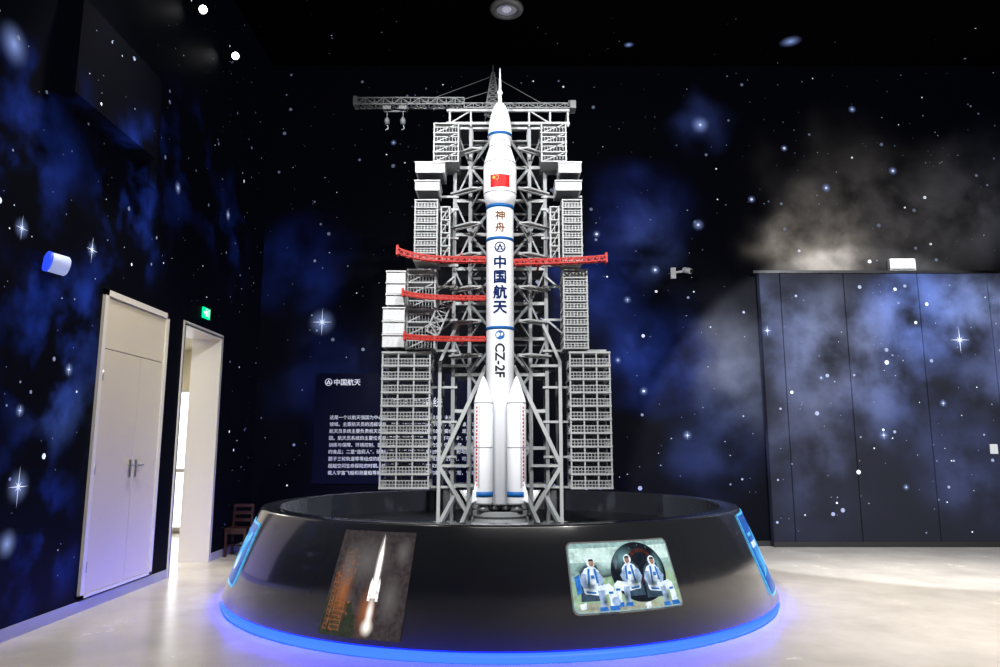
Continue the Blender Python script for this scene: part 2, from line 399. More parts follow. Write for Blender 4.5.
# corridor beyond
mb = MB(); mb.box((-6.6, 7.5, 0), (-6.5, 13.6, 3.4)); tag(mb.obj('wall_corridor_side', M_corr), kind='structure')
mb = MB(); mb.box((-6.5, 13.3, 0), (-4.3, 13.4, 3.4)); mb.box((-6.5, 7.4, 0), (-4.3, 7.5, 3.4)); mb.box((-4.3, YB, 0), (-4.2, 13.4, 3.4)); tag(mb.obj('wall_corridor_end', M_corr), kind='structure')
mb = MB(); mb.box((-6.6, 7.4, 3.3), (-4.31, 13.4, 3.4)); tag(mb.obj('ceiling_corridor', M_corr), kind='structure')
w = empty('window_1', (-5.5, 13.28, .1), kind='structure')
mb = MB(); mb.box((-6.0, 13.27, .1), (-5.0, 13.29, 2.5)); mb.obj('window_pane', M_day, w)
mb = MB()
for x in (-6.03, -5.5, -4.97): mb.box((x-.03, 13.24, .06), (x+.03, 13.3, 2.56))
for z in (.08, 1.1, 2.54): mb.box((-6.03, 13.24, z-.03), (-4.97, 13.3, z+.03))
mb.obj('window_frame', M_metal, w)

# double door in left wall
D0, D1, DB, DT = 6.95, 8.34, .12, 3.05
d = empty('door_1', (XL, (D0+D1)/2, DB), kind='structure')
mb = MB()
for y0, y1 in ((D0, D0+.06), (D1-.06, D1)): mb.box((XL, y0, DB), (XL+.03, y1, DT))
mb.box((XL, D0, DT-.06), (XL+.03, D1, DT)); mb.box((XL, D0, DB), (XL+.03, D1, DB+.03))
mb.obj('door_frame', M_creamframe, d)
mb = MB(); mb.box((XL, D0+.06, 2.475), (XL+.014, D1-.06, DT-.06)); mb.obj('transom_panel', M_cream, d)
ym = D0+.80
for y0, y1, hy in ((D0+.065, ym-.004, ym-.06), (ym+.004, D1-.065, ym+.06)):
    mb = MB(); mb.box((XL, y0, DB+.035), (XL+.018, y1, 2.465)); lf_ = mb.obj('door_leaf', M_cream, d)
    mb = MB(); mb.box((XL+.018, hy-.02, 1.20), (XL+.026, hy+.02, 1.38))
    mb.beam((XL+.02, hy, 1.32), (XL+.06, hy, 1.32), .018); mb.beam((XL+.057, hy, 1.32), (XL+.057, hy+(-.10 if hy < ym else .10), 1.32), .016)
    h_ = mb.obj('door_handle', M_metal, lf_)
for z in (.4, 1.3, 2.2):
    mb = MB(); mb.lathe([(.008,-.05),(.008,.05)], (XL+.03, D0+.065, z), 8); mb.obj('hinge', M_metal, d)

# ------------------------------------------------------------------ plinth
Rt, Rb, Zt, Zb = 2.51, 2.845, .917, .07
pl = empty('display_plinth', (0, 8.2, 0), 'round glossy charcoal plinth with sloping skirt and blue light strip', 'display stand')
mb = MB()
prof = [(2.74, 0), (2.74, .062), (Rb-.03, .068), (Rb, Zb+.022), (Rt+.012, Zt-.02), (Rt, Zt-.004), (Rt-.02, Zt), (2.34, Zt), (2.33, Zt-.01), (2.33, .66), (2.30, .64), (2.30, 0)]
mb.lathe(prof, (0, 8.2, 0), 160, closed=True)
o = mb.obj('plinth_skirt', M_skirt, pl)
mb = MB(); mb.lathe([(2.33, .63), (2.33, .65)], (0, 8.2, 0), 96, smooth=False); o = mb.obj('plinth_floor', M_well, pl); tag(o, 'dark recessed top of plinth')
mb = MB(); mb.lathe([(2.745, .004), (2.83, .004), (2.848, .03), (2.835, .060), (2.745, .060)], (0, 8.2, 0), 160, closed=True)
o = mb.obj('light_strip', M_led, pl); tag(o, 'glowing blue light strip')

def cone_map(phi0, zc):
    def fn(x, y, l):
        z = zc + y; R = Rt+(Rb-Rt)*(Zt-z)/(Zt-Zb); off = .010+.0018*l
        a = phi0 + x/2.67
        return ((R+off)*math.sin(a), 8.2-(R+off)*math.cos(a), z+off*.37)
    return fn
S = {}
for k, c in dict(sky=(.55,.74,.70), sky2=(.28,.44,.43), grass=(.28,.43,.28), black=(.010,.014,.022), suit=(.74,.86,.95), suitd=(.30,.42,.62), sblue=(.03,.16,.52), seat=(.04,.07,.11), skin=(.36,.22,.16),
                 night=(.045,.036,.038), amber=(.15,.065,.035), green=(.030,.035,.024), white=(1,1,1), navy=(.02,.10,.42), cyan=(.10,.50,.85), dkred=(.055,.020,.018), grey=(.10,.13,.16), tan=(.34,.36,.28)).items():
    S[k] = scr('screen_'+k, c)
G_white = glow_mat('screen_glow_white', (1, .92, .85), 1.5, 1.3); G_or = glow_mat('screen_glow_orange', (.60, .20, .07), .6, 1.6)
G_gr = glow_mat('screen_soft_pale', (.75, .95, .92), 1.0, 1.2); G_grey = glow_mat('screen_soft_grey', (.13, .12, .12), 1.0, 1.2); G_teal = glow_mat('screen_soft_teal', (.20, .42, .45), .9, 1.6)
G_dk = glow_mat('screen_soft_dark', (.03, .05, .05), 1.0, 1.2); G_grass = glow_mat('screen_soft_grass', (.42, .60, .42), 1.0, 1.2)
# daylight landing picture
a = Art(); W, H = .45, .235
a.poly(rrect(-W-.012, -H-.012, W+.012, H+.012, .045), M_alu, 0)
a.poly(rrect(-W, -H, W, H, .04), S['sky2'], 1)
a.poly(rect(-W+.01, .10, W-.01, .20), S['sky'], 2)
for x, y, rx, ry in ((-.25, .15, .18, .06), (.36, .14, .08, .07), (-.1, .10, .2, .06)): a.glow(x, y, rx, ry, G_gr, 2.5)
for x, y, rx, ry in ((-.3, .05, .14, .08), (-.15, .0, .2, .06)): a.glow(x, y, rx, ry, G_dk, 2.6)
a.poly([(-W+.005,-.20),(W-.005,-.20),(W-.005,.0),(.1,.02),(-W+.005,-.03)], S['grass'], 3)
a.poly(rect(-W+.03, -.228, W-.03, -.17), S['tan'], 3.2)
for x, y, rx, ry in ((-.38, -.05, .07, .1), (.40, -.02, .05, .12), (-.1, -.15, .3, .06), (.3,-.18,.15,.05)): a.glow(x, y, rx, ry, G_grass, 3.5)
a.glow(.11, .0, .30, .20, G_dk, 3.8)
a.poly(circ(.12, .02, .245, .208, 44), S['black'], 4); a.glow(.0, .12, .16, .10, G_teal, 4.5); a.glow(.30, .05, .06, .13, G_teal, 4.6)
a.poly(circ(.15, .06, .130, .122, 30), S['dkred'], 5); a.poly(circ(.155, .06, .100, .094, 28), S['black'], 5.6)
a.poly([(-.09,.10),(-.03,.17),(-.04,.12),(-.08,.04)], S['grey'], 5)
for i in range(12):
    an = i*pi/6; a.poly(circ(.15+.157*math.cos(an), .06+.145*math.sin(an), .005, None, 8), S['grey'], 6)
def seated(cx, cy, s, f=1):
    """reclining crew member in a white and blue suit, legs forward"""
    P = lambda pts, m, l: a.poly([(cx+f*x*s, cy+y*s) for x, y in pts], S[m], l)
    P([(-.62,-.7),(-.55,.5),(-.3,.75),(.30,.75),(.48,.2),(.5,-.7)], 'seat', 7)
    P([(-.45,-.35),(-.50,.35),(-.30,.62),(-.08,.70),(.18,.68),(.38,.5),(.42,-.3)], 'suit', 8)
    P([(-.42,-.4),(-.3,-.08),(.2,-.12),(.75,-.02),(.95,-.18),(.85,-.42),(.3,-.5)], 'suit', 9)
    P([(.62,-.15),(.95,-.15),(1.02,-.85),(.98,-1.05),(.66,-1.05),(.70,-.8)], 'suit', 9.5)
    P([(.18,-.3),(.5,-.28),(.52,-.9),(.5,-1.05),(.2,-1.05),(.24,-.8)], 'suitd', 9.2)
    P([(.62,-.92),(1.02,-.92),(1.12,-1.1),(.64,-1.12)], 'sblue', 10); P([(.16,-.95),(.5,-.95),(.58,-1.1),(.16,-1.12)], 'sblue', 10)
    P([(-.48,.45),(-.62,.1),(-.45,-.18),(.05,-.2),(.1,-.06),(-.28,0),(-.25,.4)], 'suitd', 10)
    P([(.30,.5),(.55,.2),(.40,-.14),(.22,-.1),(.28,.2),(.15,.45)], 'suitd', 10)
    P([(.68,-.35),(.9,-.35),(.92,-.45),(.69,-.45)], 'sblue', 10); P([(-.35,-.28),(.1,-.34),(.1,-.42),(-.35,-.38)], 'sblue', 10)
    P(circ(.12,-.14,.09,.08,8), 'suit', 10.5); P(circ(.36,-.16,.08,.08,8), 'suit', 10.5)
    P([(-.25,-.05),(-.14,-.05),(-.06,.6),(-.17,.62)], 'sblue', 10.5); P([(.18,0),(.28,0),(.23,.58),(.11,.6)], 'sblue', 10.5)
    P(rect(-.05,.2,.12,.34), 'sblue', 10.6)
    P(circ(.02,.86,.20,.22,18), 'suit', 11); P(circ(.05,.84,.13,.155,14), 'skin', 11.5)
    P([(-.10,.92),(.18,.92),(.13,1.0),(-.05,1.0)], 'black', 12)
    P(rect(-.01,.85,.02,.87), 'black', 12); P(rect(.08,.85,.11,.87), 'black', 12); P(rect(.01,.75,.09,.77), 'dkred', 12)
    a.glow(cx-f*.2*s, cy-.1*s, .35*s, .5*s, G_dk, 12.5); a.glow(cx+f*.45*s, cy-.75*s, .2*s, .3*s, G_dk, 12.6)
seated(-.29, -.045, .165, 1); seated(.03, -.03, .160, -1); seated(.24, -.05, .160, 1)
a.poly(circ(-.13, -.17, .035, .03, 12), S['suitd'], 12.5); a.poly([(-.43,.0),(-.39,.02),(-.38,-.10),(-.42,-.12)], S['sblue'], 12)
for x, y in ((-.41,-.18),(.10,-.20)): a.poly([(x,y),(x+.05,y+.01),(x+.045,y-.03),(x+.005,y-.035)], S['suit'], 12)
o = a.obj('display_screen', cone_map(math.radians(21), .54), .03, pl); tag(o, 'rounded lit screen showing seated astronauts before a dark capsule')
# night launch picture
a = Art(); W, H = .335, .365
a.poly(rect(-W, -H, W, H), S['night'], 1)
a.glow(-.05, .15, .26, .2, G_grey, 1.5); a.glow(-.18, -.2, .15, .16, G_grey, 1.6)
a.poly([(-W+.005,-H),(-.02,-H),(-.05,-.24),(-.10,-.14),(-W+.01,-.10)], S['green'], 2)
for x0, wd, top in ((-.205, .085, .22), (-.285, .03, .06)):
    z = -.33
    while z < top:
        a.poly(rect(x0-wd*.5, z, x0+wd*.5, z+.010), S['amber'], 3)
        a.poly([(x0-wd*.5, z),(x0-wd*.5+.008, z),(x0+wd*.5, z+.030),(x0+wd*.5-.008, z+.030)], S['amber'], 3)
        z += .031
    for x in (x0-wd*.5, x0+wd*.5): a.poly(rect(x-.004, -.33, x+.004, top), S['amber'], 3.4)
a.glow(-.20, -.05, .10, .3, G_or, 3.6); a.glow(-.2, .1, .09, .2, G_grey, 3.7)
for i in range(34): a.glow(random.uniform(-.28,-.12), random.uniform(-.33,.18), .013, .013, G_or, 4, 8)
a.glow(.035, -.18, .10, .22, G_or, 4.5)
rkp = lambda pts: [(x-.004-(.2-y)*(-.03), y) for x, y in pts]
a.poly(rkp([(.040,-.10),(.084,-.10),(.092,.20),(.084,.27),(.079,.345),(.074,.27),(.058,.20)]), S['white'], 5)
a.poly(rkp([(.018,-.12),(.040,-.12),(.046,.0),(.036,.04),(.024,.0)]), S['white'], 5.2); a.poly(rkp([(.084,-.12),(.106,-.12),(.108,.0),(.100,.04),(.090,.0)]), S['white'], 5.2)
a.glow(.068, -.20, .038, .14, G_white, 6); a.glow(.066, -.29, .060, .07, G_white, 6.4); a.glow(.070, .10, .035, .26, G_white, 6.8)
a.glow(.25, .22, .08, .12, G_grey, 2); a.glow(.2, -.1, .1, .2, G_grey, 2)
o = a.obj('display_screen', cone_map(math.radians(-21.8), .485), .03, pl); tag(o, 'dark picture of a rocket lifting off at night beside its gantry')
G_blue = glow_mat('screen_glow_blue', (.12,.50,.95), 1.0, 1.2)
for sgn, wz in ((-1, .28), (1, .36)):
    a = Art(); W, H = .42, wz
    a.poly(rrect(-W, -H, W, H, .03), S['cyan'], 1); a.poly(rect(-W+.012, -H+.02, W-.012, H-.02), S['navy'], 2)
    a.poly([(-.35,-.2),(-.1,-.05),(.1,.12),(.3,.2),(.32,.14),(.1,-.02),(-.1,-.16)], S['cyan'], 3)
    a.poly(circ(.12,-.08,.08), S['suit'], 4); a.poly(rect(-.33,.05,-.05,.10), S['suit'], 4); a.poly(rect(-.33,.15,-.15,.18), S['cyan'], 4)
    a.glow(.1,.05,.28,.22,G_blue,5); a.glow(-.22,-.05,.18,.2,G_blue,5.3)
    o = a.obj('display_screen', cone_map(math.radians(sgn*70), .52), .03, pl); tag(o, 'curved blue glowing picture screen')

# ------------------------------------------------------------------ launch tower
tw = empty('launch_tower', (0, 8.6, .65), 'white steel model launch gantry with service platforms, crane and red arms', 'launch tower')
F0, F1 = 8.45, 8.95
cx = [-.55, -.36, .36, .55]
mb = MB()
top = 5.42
for x in cx:
    for y in (F0, F1): mb.beam((x, y, .65), (x, y, top), .042 if y == F0 else .030)
lv = [.65+.425*i for i in range(1, 12)]; lv[-1] = top
for i, z in enumerate(lv):
    mb.mi = 2; mb.beam((-.55, F0, z), (.55, F0, z), .024, .038); mb.mi = 1
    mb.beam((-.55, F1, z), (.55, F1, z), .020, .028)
    for x in cx: mb.beam((x, F0, z), (x, F1, z), .020)
    mb.box((-.55, F0+.04, z-.006), (-.36, F1-.04, z+.002)); mb.box((.36, F0+.04, z-.006), (.55, F1-.04, z+.002))
zz = [.65]+lv
for i in range(len(zz)-1):
    z0, z1 = zz[i], zz[i+1]
    for s_ in (-1, 1):
        p, q = (z0, z1) if i % 2 else (z1, z0)
        mb.mi = 0
        if z0 > 2.0: mb.beam((s_*.55, F0, p), (s_*.36, F0, q), .020)
        mb.beam((s_*.36, F0, q), (s_*.02, F0+.02, p), .030)
        mb.mi = 1
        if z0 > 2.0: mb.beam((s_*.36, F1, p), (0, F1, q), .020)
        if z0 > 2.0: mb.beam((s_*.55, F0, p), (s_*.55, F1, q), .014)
# lower widened portal with splayed legs
for s_ in (-1, 1):
    for y, t in ((F0-.05, 1), (F1, .7)):
        mb.mi = 2 if t == 1 else 1
        mb.beam((s_*.70, y, .65), (s_*.70, y, 2.5), .038*t); mb.beam((s_*.70, y, 2.5), (s_*.50, y, 2.95), .034*t)
        mb.beam((s_*.70, y, 1.30), (s_*.16, y, 2.45), .044*t)
        mb.beam((s_*.70, y, 1.30), (s_*.36, y, .75), .040*t)
        for z in (1.30, 2.45): mb.beam((s_*.70, y, z), (s_*.36, y, z), .030*t)
    mb.mi = 0
    mb.beam((s_*.52, F0-.05, .95), (s_*.66, 8.05, .67), .045); mb.beam((s_*.30, F0-.05, .95), (s_*.42, 8.02, .67), .045)
    mb.beam((s_*.66, 8.05, .68), (s_*.42, 8.02, .68), .036)
    for fx, fy in ((.66, 8.05), (.42, 8.02), (.70, F0-.05), (.70, F1), (.55, F0)): mb.box((s_*fx-.055, fy-.055, .65), (s_*fx+.055, fy+.055, .68))
# link beams out to the side platforms
mb.mi = 2
for s_ in (-1, 1):
    for z, x in ((5.3,.80),(5.08,.80),(4.86,.98),(4.52,1.0),(4.36,.97),(4.0,.97),(3.66,.97),(3.4,1.0),(3.0,1.0),(2.63,1.25),(2.2,1.2),(1.8,1.2),(1.4,1.2),(1.06,1.2)):
        mb.beam((s_*.5, F0-.02, z), (s_*x, F0-.02, z), .026)
    for z0, z1, x in ((4.36,4.1,.8),(3.52,3.25,.85),(3.0,2.65,.95),(5.3,5.1,.75)):
        mb.beam((s_*.55, F0-.03, z0), (s_*x, F0-.03, z1), .02)
for z in (5.05, 4.55, 4.12, 3.75, 3.35, 2.95, 2.55):
    for s_ in (-1, 1):
        mb.beam((s_*.55, F0, z), (s_*.21, 8.20, z), .036); mb.beam((s_*.60, F0, z+.02), (s_*.34, 8.24, z+.02), .020)
        mb.beam((s_*.36, F0, z-.18), (s_*.24, 8.25, z-.02), .016); mb.beam((s_*.21, 8.20, z), (s_*.34, 8.24, z+.02), .018)
o = mb.obj('tower_frame', [M_steel, M_grey, M_sheet], tw)

# top head frame
mb = MB()
for z in (5.46, 5.63):
    for y in (F0-.04, F1): mb.beam((-.66, y, z), (.86, y, z), .032)
for x in (-.62, -.36, 0, .36, .62, .84):
    for y in (F0-.04, F1): mb.beam((x, y, 5.42), (x, y, 5.64), .022)
    mb.beam((x, F0-.04, 5.64), (x, F1, 5.64), .016)
mb.beam((-.62, F0-.04, 5.46), (-.36, F0-.04, 5.63), .016); mb.beam((.62, F0-.04, 5.46), (.36, F0-.04, 5.63), .016)
mb.obj('tower_head', M_sheet, tw)
# mast
mb = MB(); mx_, my_ = -.09, 8.7
NM = 7
for i in range(NM):
    z0 = 5.66+i*.09; z1 = z0+.09; r0 = .105*(1-i/8.2); r1 = .105*(1-(i+1)/8.2)
    cs = [(-1,-1),(1,-1),(1,1),(-1,1)]
    for j in range(4):
        c, e = cs[j], cs[(j+1) % 4]
        mb.beam((mx_+c[0]*r0, my_+c[1]*r0, z0), (mx_+c[0]*r1, my_+c[1]*r1, z1), .015)
        mb.beam((mx_+c[0]*r0, my_+c[1]*r0, z0), (mx_+e[0]*r1, my_+e[1]*r1, z1), .009)
        mb.beam((mx_+e[0]*r0, my_+e[1]*r0, z0), (mx_+c[0]*r1, my_+c[1]*r1, z1), .009)
        mb.beam((mx_+c[0]*r1, my_+c[1]*r1, z1), (mx_+e[0]*r1, my_+e[1]*r1, z1), .009)
mb.beam((mx_, my_, 6.28), (mx_, my_, 6.40), .010)
mb.obj('lattice_mast', M_steel, tw)
# crane boom with jib, stays and hook
mb = MB()
mb.truss((-1.80, 8.55, 5.80), (-.45, 8.55, 5.80), .12, .085, 12, .014); mb.truss((-.45, 8.55, 5.74), (.93, 8.55, 5.74), .12, .06, 12, .012)
mb.beam((mx_, my_, 6.25), (-.95, 8.6, 5.85), .006); mb.beam((mx_, my_, 6.25), (.6, 8.6, 5.78), .006); mb.beam((mx_, my_, 6.05), (-.55, 8.6, 5.85), .006)
mb.box((-1.84, 8.47, 5.75), (-1.79, 8.63, 5.86)); mb.box((.88, 8.47, 5.70), (.95, 8.63, 5.80))
cb = mb.obj('crane_boom', M_steel, tw)
mb = MB()
for x in (-1.42, -1.22):
    mb.box((x-.05, 8.5, 5.70), (x+.05, 8.6, 5.75)); mb.beam((x, 8.55, 5.70), (x, 8.55, 5.60), .008)
    mb.lathe([(.01,-.06),(.03,-.05),(.035,0),(.02,.03),(.01,.04)], (x, 8.55, 5.57), 12)
    mb.beam((x, 8.55, 5.52), (x+.02, 8.55, 5.46), .01); mb.beam((x+.02, 8.55, 5.46), (x-.02, 8.55, 5.44), .01)
mb.beam((-1.45, 8.55, 5.69), (-1.19, 8.55, 5.69), .02)
mb.obj('crane_hook', M_steel, cb)

def stack(x0, x1, z0, z1, n, y0=8.2, y1=8.6, pitch=.034, rail=.62, label=None, dense=True, bays=1, bw=.0105, plate=.007, inner=False):
    """open multi-storey service platform: posts, floor plates, barred railings"""
    mb = MB(); dz = (z1-z0)/n
    for b_ in range(bays+1):
        x = x0+(x1-x0)*b_/bays
        for y in (y0, y1): mb.beam((x, y, z0), (x, y, z1), .017)
    for i in range(n+1):
        z = z0+dz*i
        mb.mi = 0; mb.box((x0-.012, y0-.014, z-plate), (x1+.012, y1+.012, z+plate))
        if i == n: break
        zr = z+dz*rail
        for y in (y0, y1): mb.beam((x0, y, zr), (x1, y, zr), .010)
        for x in (x0, x1): mb.beam((x, y0, zr), (x, y1, zr), .010)
        if dense: mb.beam((x0, y0, (z+zr)/2), (x1, y0, (z+zr)/2), .008)
        k = max(2, int((x1-x0)/pitch))
        for j in range(1, k):
            x = x0+(x1-x0)*j/k; mb.beam((x, y0, z), (x, y0, zr), bw if dense else .006)
            if j % 4 == 0: mb.beam((x, y1, z), (x, y1, zr), .007)
        k = max(2, int((y1-y0)/(pitch*1.8)))
        for j in range(1, k):
            y = y0+(y1-y0)*j/k
            for x in (x0, x1): mb.beam((x, y, z), (x, y, zr), .007)
        if not dense: mb.beam((x0, y0, z), (x1, y0, z+dz), .010)
        if inner:
            # set-back louvred inner wall and posts seen between the floors
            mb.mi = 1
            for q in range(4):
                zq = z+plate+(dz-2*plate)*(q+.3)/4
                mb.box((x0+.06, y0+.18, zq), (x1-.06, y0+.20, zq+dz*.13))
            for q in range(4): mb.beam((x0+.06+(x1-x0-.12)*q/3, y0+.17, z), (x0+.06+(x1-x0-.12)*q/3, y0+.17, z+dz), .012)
    o = mb.obj('service_platform', [M_sheet, M_grey], tw)
    tag(o, label or 'white open service platform with barred railings')
    return o
for s_ in (-1, 1):
    def sx(a, b_): return (min(s_*a, s_*b_), max(s_*a, s_*b_))
    stack(*sx(.50, .79), 4.88, 5.36, 4, dense=False, label='open steel lattice platform near the tower top')
    stack(*sx(.74, 1.00 if s_ < 0 else .96), 3.66, 4.40, 8)
    stack(*sx(.80, 1.34 if s_ < 0 else 1.25), 1.06, 2.58, 10, rail=.52, bays=3, pitch=.036, bw=.008, plate=.011, inner=True)
    stack(*sx(.60, .70), 3.70, 4.34, 4, y0=8.28, dense=False, label='narrow open lattice stair tower')
stack(.74, 1.01, 2.63, 3.55, 10)
stack(-1.08, -.76, 2.63, 3.57, 6, y0=8.26, dense=False, label='open platform with cross braces')
# enclosed white cabins
def cabin(x0, x1, z0, z1, n=1, y0=8.16, y1=8.55):
    mb = MB(); dz = (z1-z0)/n
    for i in range(n):
        a0, a1 = z0+dz*i+.008, z0+dz*(i+1)-.008
        mb.box((x0, y0, a0), (x1, y1, a1))
        k = 4
        for j in range(k+1):
            x = x0+(x1-x0)*j/k; mb.beam((x, y0-.003, a0), (x, y0-.003, a1), .008)
        mb.box((x0-.012, y0-.016, a1-.006), (x1+.012, y1+.01, a1+.008))
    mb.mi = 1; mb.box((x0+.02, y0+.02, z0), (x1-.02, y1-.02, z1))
    o = mb.obj('service_cabin', [M_cabin, M_grey], tw); tag(o, 'enclosed white sheet-metal service cabin')
cabin(-1.00, -.66, 4.72, 4.86); cabin(-1.00, -.72, 4.50, 4.63); cabin(.70, .96, 4.72, 4.86); cabin(.66, .96, 4.50, 4.63)
cabin(-1.34, -1.10, 2.63, 3.10, 3); cabin(-1.31, -1.10, 3.12, 3.53, 3)
mb = MB(); mb.truss((-.78, 8.2, 2.80), (-.60, 8.2, 3.22), .05, .14, 5, .012); mb.obj('access_stair', M_sheet, tw)

def arm(pts, hgt, y, name='swing_arm'):
    mb = MB()
    for i in range(len(pts)-1):
        (xa, za), (xb, zb) = pts[i], pts[i+1]
        for dy in (0, .07):
            for k, t in ((0, .014), (hgt, .012)):
                mb.beam((xa, y+dy, za+k), (xb, y+dy, zb+k), t)
            mb.beam((xa, y+dy, za), (xa, y+dy, za+hgt), .010); mb.beam((xa, y+dy, za), (xb, y+dy, zb+hgt), .008)
        mb.beam((xa, y, za), (xa, y+.07, za), .01); mb.beam((xa, y, za+hgt), (xb, y+.07, zb+hgt), .009)
    xa, za = pts[-1]
    for dy in (0, .07): mb.beam((xa, y+dy, za), (xa, y+dy, za+hgt), .014)
    xa, za = pts[0]; mb.box((xa-.012, y-.01, za-.03), (xa+.012, y+.08, za+hgt+.03))
    s_ = 1 if pts[0][0] > 0 else -1
    mb.beam((s_*.45, y+.07, za), (s_*.45, F0, za-.02), .02)
    o = mb.obj(name, M_red, tw); tag(o, 'red lattice swing arm')
def curve(x0, x1, zf, n=14): return [(x0+(x1-x0)*i/n, zf(i/n)) for i in range(n+1)]
arm(curve(-1.18, -.17, lambda t: 3.61+.11*(1-t)**4), .055, 8.04)
arm(curve(1.22, .17, lambda t: 3.60+.03*(1-t)**3-.02*t), .055, 8.04)
arm(curve(-1.11, -.17, lambda t: 3.175+.06*(1-t)**4), .035, 8.05)
arm(curve(-1.08, -.17, lambda t: 2.70+.03*(1-t)**4), .04, 8.05)

# ------------------------------------------------------------------ rocket
RX, RY = 0, 8.1
rk = empty('rocket', (RX, RY, .84), 'tall white model rocket with blue bands, red flag and four boosters', 'rocket')
R = .157
def lobj(name, prof, m, parent=rk, c=(RX, RY, 0), n=48, label=None):
    mb = MB(); mb.lathe(prof, c, n); o = mb.obj(name, m, parent)
    if label: tag(o, label)
    return o
lobj('core_stage', [(.12, .89), (R, .91), (R, 4.22), (R, 4.25)], M_white)
lobj('fairing', [(R, 4.25), (.188, 4.40), (.193, 4.43), (.193, 4.76), (.186, 4.82), (.140, 4.97), (.128, 5.00), (.127, 5.11), (.140, 5.115), (.140, 5.20), (.130, 5.30), (.110, 5.41), (.086, 5.49), (.066, 5.535)], M_white, label='white bulbous nose fairing')
lobj('escape_tower', [(.050, 5.53), (.048, 5.56), (.024, 5.575), (.020, 5.68), (.032, 5.69), (.032, 5.715), (.017, 5.73), (.014, 5.86), (.010, 5.93), (.007, 6.0), (.001, 6.03)], M_white, n=20, label='slender white escape tower spike')
for z, r, hh in ((5.145, .140, .036), (4.255, .160, .040), (3.865, R, .036), (2.83, R, .036)):
    lobj('blue_band', [(r*.9, z-hh/2), (r+.003, z-hh/2), (r+.003, z+hh/2), (r*.9, z+hh/2)], M_blue)
for z, r, hh in ((4.79, .190, .012), (4.42, .193, .008), (5.0,.130,.012)):
    lobj('seam_ring', [(r*.9, z-hh/2), (r+.002, z-hh/2), (r+.002, z+hh/2), (r*.9, z+hh/2)], M_seam)
for i in range(4):
    an = pi/4+i*pi/2; bx = RX+.256*math.sin(an); by = RY-.256*math.cos(an); r = .103
    be = lobj('booster', [(r*.85, .905), (r, .925), (r, 1.99), (r*.93, 2.03), (r*.62, 2.13), (r*.34, 2.215), (r*.14, 2.265), (.002, 2.28)], M_white, c=(bx, by, 0), n=32)
    lobj('blue_band', [(r*.9, .985), (r+.003, .985), (r+.003, 1.04), (r*.9, 1.04)], M_blue, be, (bx, by, 0), 32)
    for z in (1.98, 1.5): lobj('seam_ring', [(r*.9, z), (r+.002, z), (r+.002, z+.010), (r*.9, z+.010)], M_seam, be, (bx, by, 0), 32)
    lobj('nozzle', [(.070, .835), (.062, .87), (.03, .92)], M_dark, be, (bx, by, 0), 24)
    mb = MB(); ox, oy = math.sin(an), -math.cos(an); px_, py_ = -oy*.004, ox*.004
    P = [(r, .95), (r+.06, .93), (r+.055, 1.0), (r, 1.16)]
    for sg in (-1, 1):
        mb.v += [(bx+ox*q+px_*sg, by+oy*q+py_*sg, z) for q, z in P]
    mb.f += [[0,1,2,3],[7,6,5,4],[0,4,5,1],[1,5,6,2],[2,6,7,3],[3,7,4,0]]; mb.m += [0]*6; mb.smooth += [False]*6
    mb.obj('fin', M_white, be)
    if i in (0, 3):
        a = Art(); sg = 1 if bx > 0 else -1
        for k in range(21): a.poly(rect(-.010, 1.10+k*.041, .010, 1.10+k*.041+.025), M_flagred, 0)
        a.poly(rect(-.03*sg-.003, 1.08, -.03*sg+.003, 1.96), M_txtgrey, 0)
        a.obj('red_marking', lambda x, y, l, bx=bx, by=by, sg=sg, r=r: (bx+(r+.002)*math.sin(sg*.72+x/r), by-(r+.002)*math.cos(sg*.72+x/r), y), .02, be)
for dx, dy in ((-.06,-.06),(.06,-.06),(.06,.06),(-.06,.06)):
    lobj('main_nozzle', [(.058,.840),(.050,.87),(.022,.93)], M_dark, c=(RX+dx, RY+dy, 0), n=20)
def cyl_map(Rf):
    def fn(x, y, l):
        r = Rf(y)+.003+.0012*l; return (RX+r*math.sin(x/R), RY-r*math.cos(x/R), y)
    return fn
core = cyl_map(lambda z: R)
for ch, z in zip('中国航天', (3.58, 3.41, 3.235, 3.06)):
    a = Art(); a.text(ch, .160, 0, z, M_txtblue, 1, bold=.005); a.obj('lettering', core, .012, rk, 'dark blue Chinese character')
for ch, z in zip('神舟', (4.13, 3.99)):
    a = Art(); a.text(ch, .120, 0, z, M_brown, 1, bold=.003); a.obj('lettering', core, .012, rk, 'small gold Chinese character')
a = Art(); a.text('CZ-2F', .146, .0, 2.46, M_txtgrey, 1, rot=-pi/2, bold=.004); a.obj('lettering', core, .012, rk, 'grey vertical letters CZ-2F')
def emblem(a, x, y, r, m, l=1, th=.84):
    n = 28
    for i in range(n):
        t0, t1 = 2*pi*i/n, 2*pi*(i+1)/n
        a.poly([(x+r*math.cos(t0), y+r*math.sin(t0)), (x+r*math.cos(t1), y+r*math.sin(t1)), (x+r*th*math.cos(t1), y+r*th*math.sin(t1)), (x+r*th*math.cos(t0), y+r*th*math.sin(t0))], m, l)
        a.poly([(x+r*.95*math.cos(t0), y-.15*r+r*.3*math.sin(t0)), (x+r*.95*math.cos(t1), y-.15*r+r*.3*math.sin(t1)), (x+r*.85*math.cos(t1), y-.15*r+r*.20*math.sin(t1)), (x+r*.85*math.cos(t0), y-.15*r+r*.20*math.sin(t0))], m, l)
    a.poly([(x, y+r*.8), (x-r*.55, y-r*.6), (x-r*.24, y-r*.5), (x, y+r*.2)], m, l); a.poly([(x, y+r*.8), (x, y+r*.2), (x+r*.24, y-r*.5), (x+r*.55, y-r*.6)], m, l)
a = Art(); emblem(a, 0, 3.755, .064, M_txtblue, th=.78); a.obj('round_emblem', core, .012, rk, 'dark blue ring emblem with arrowhead')
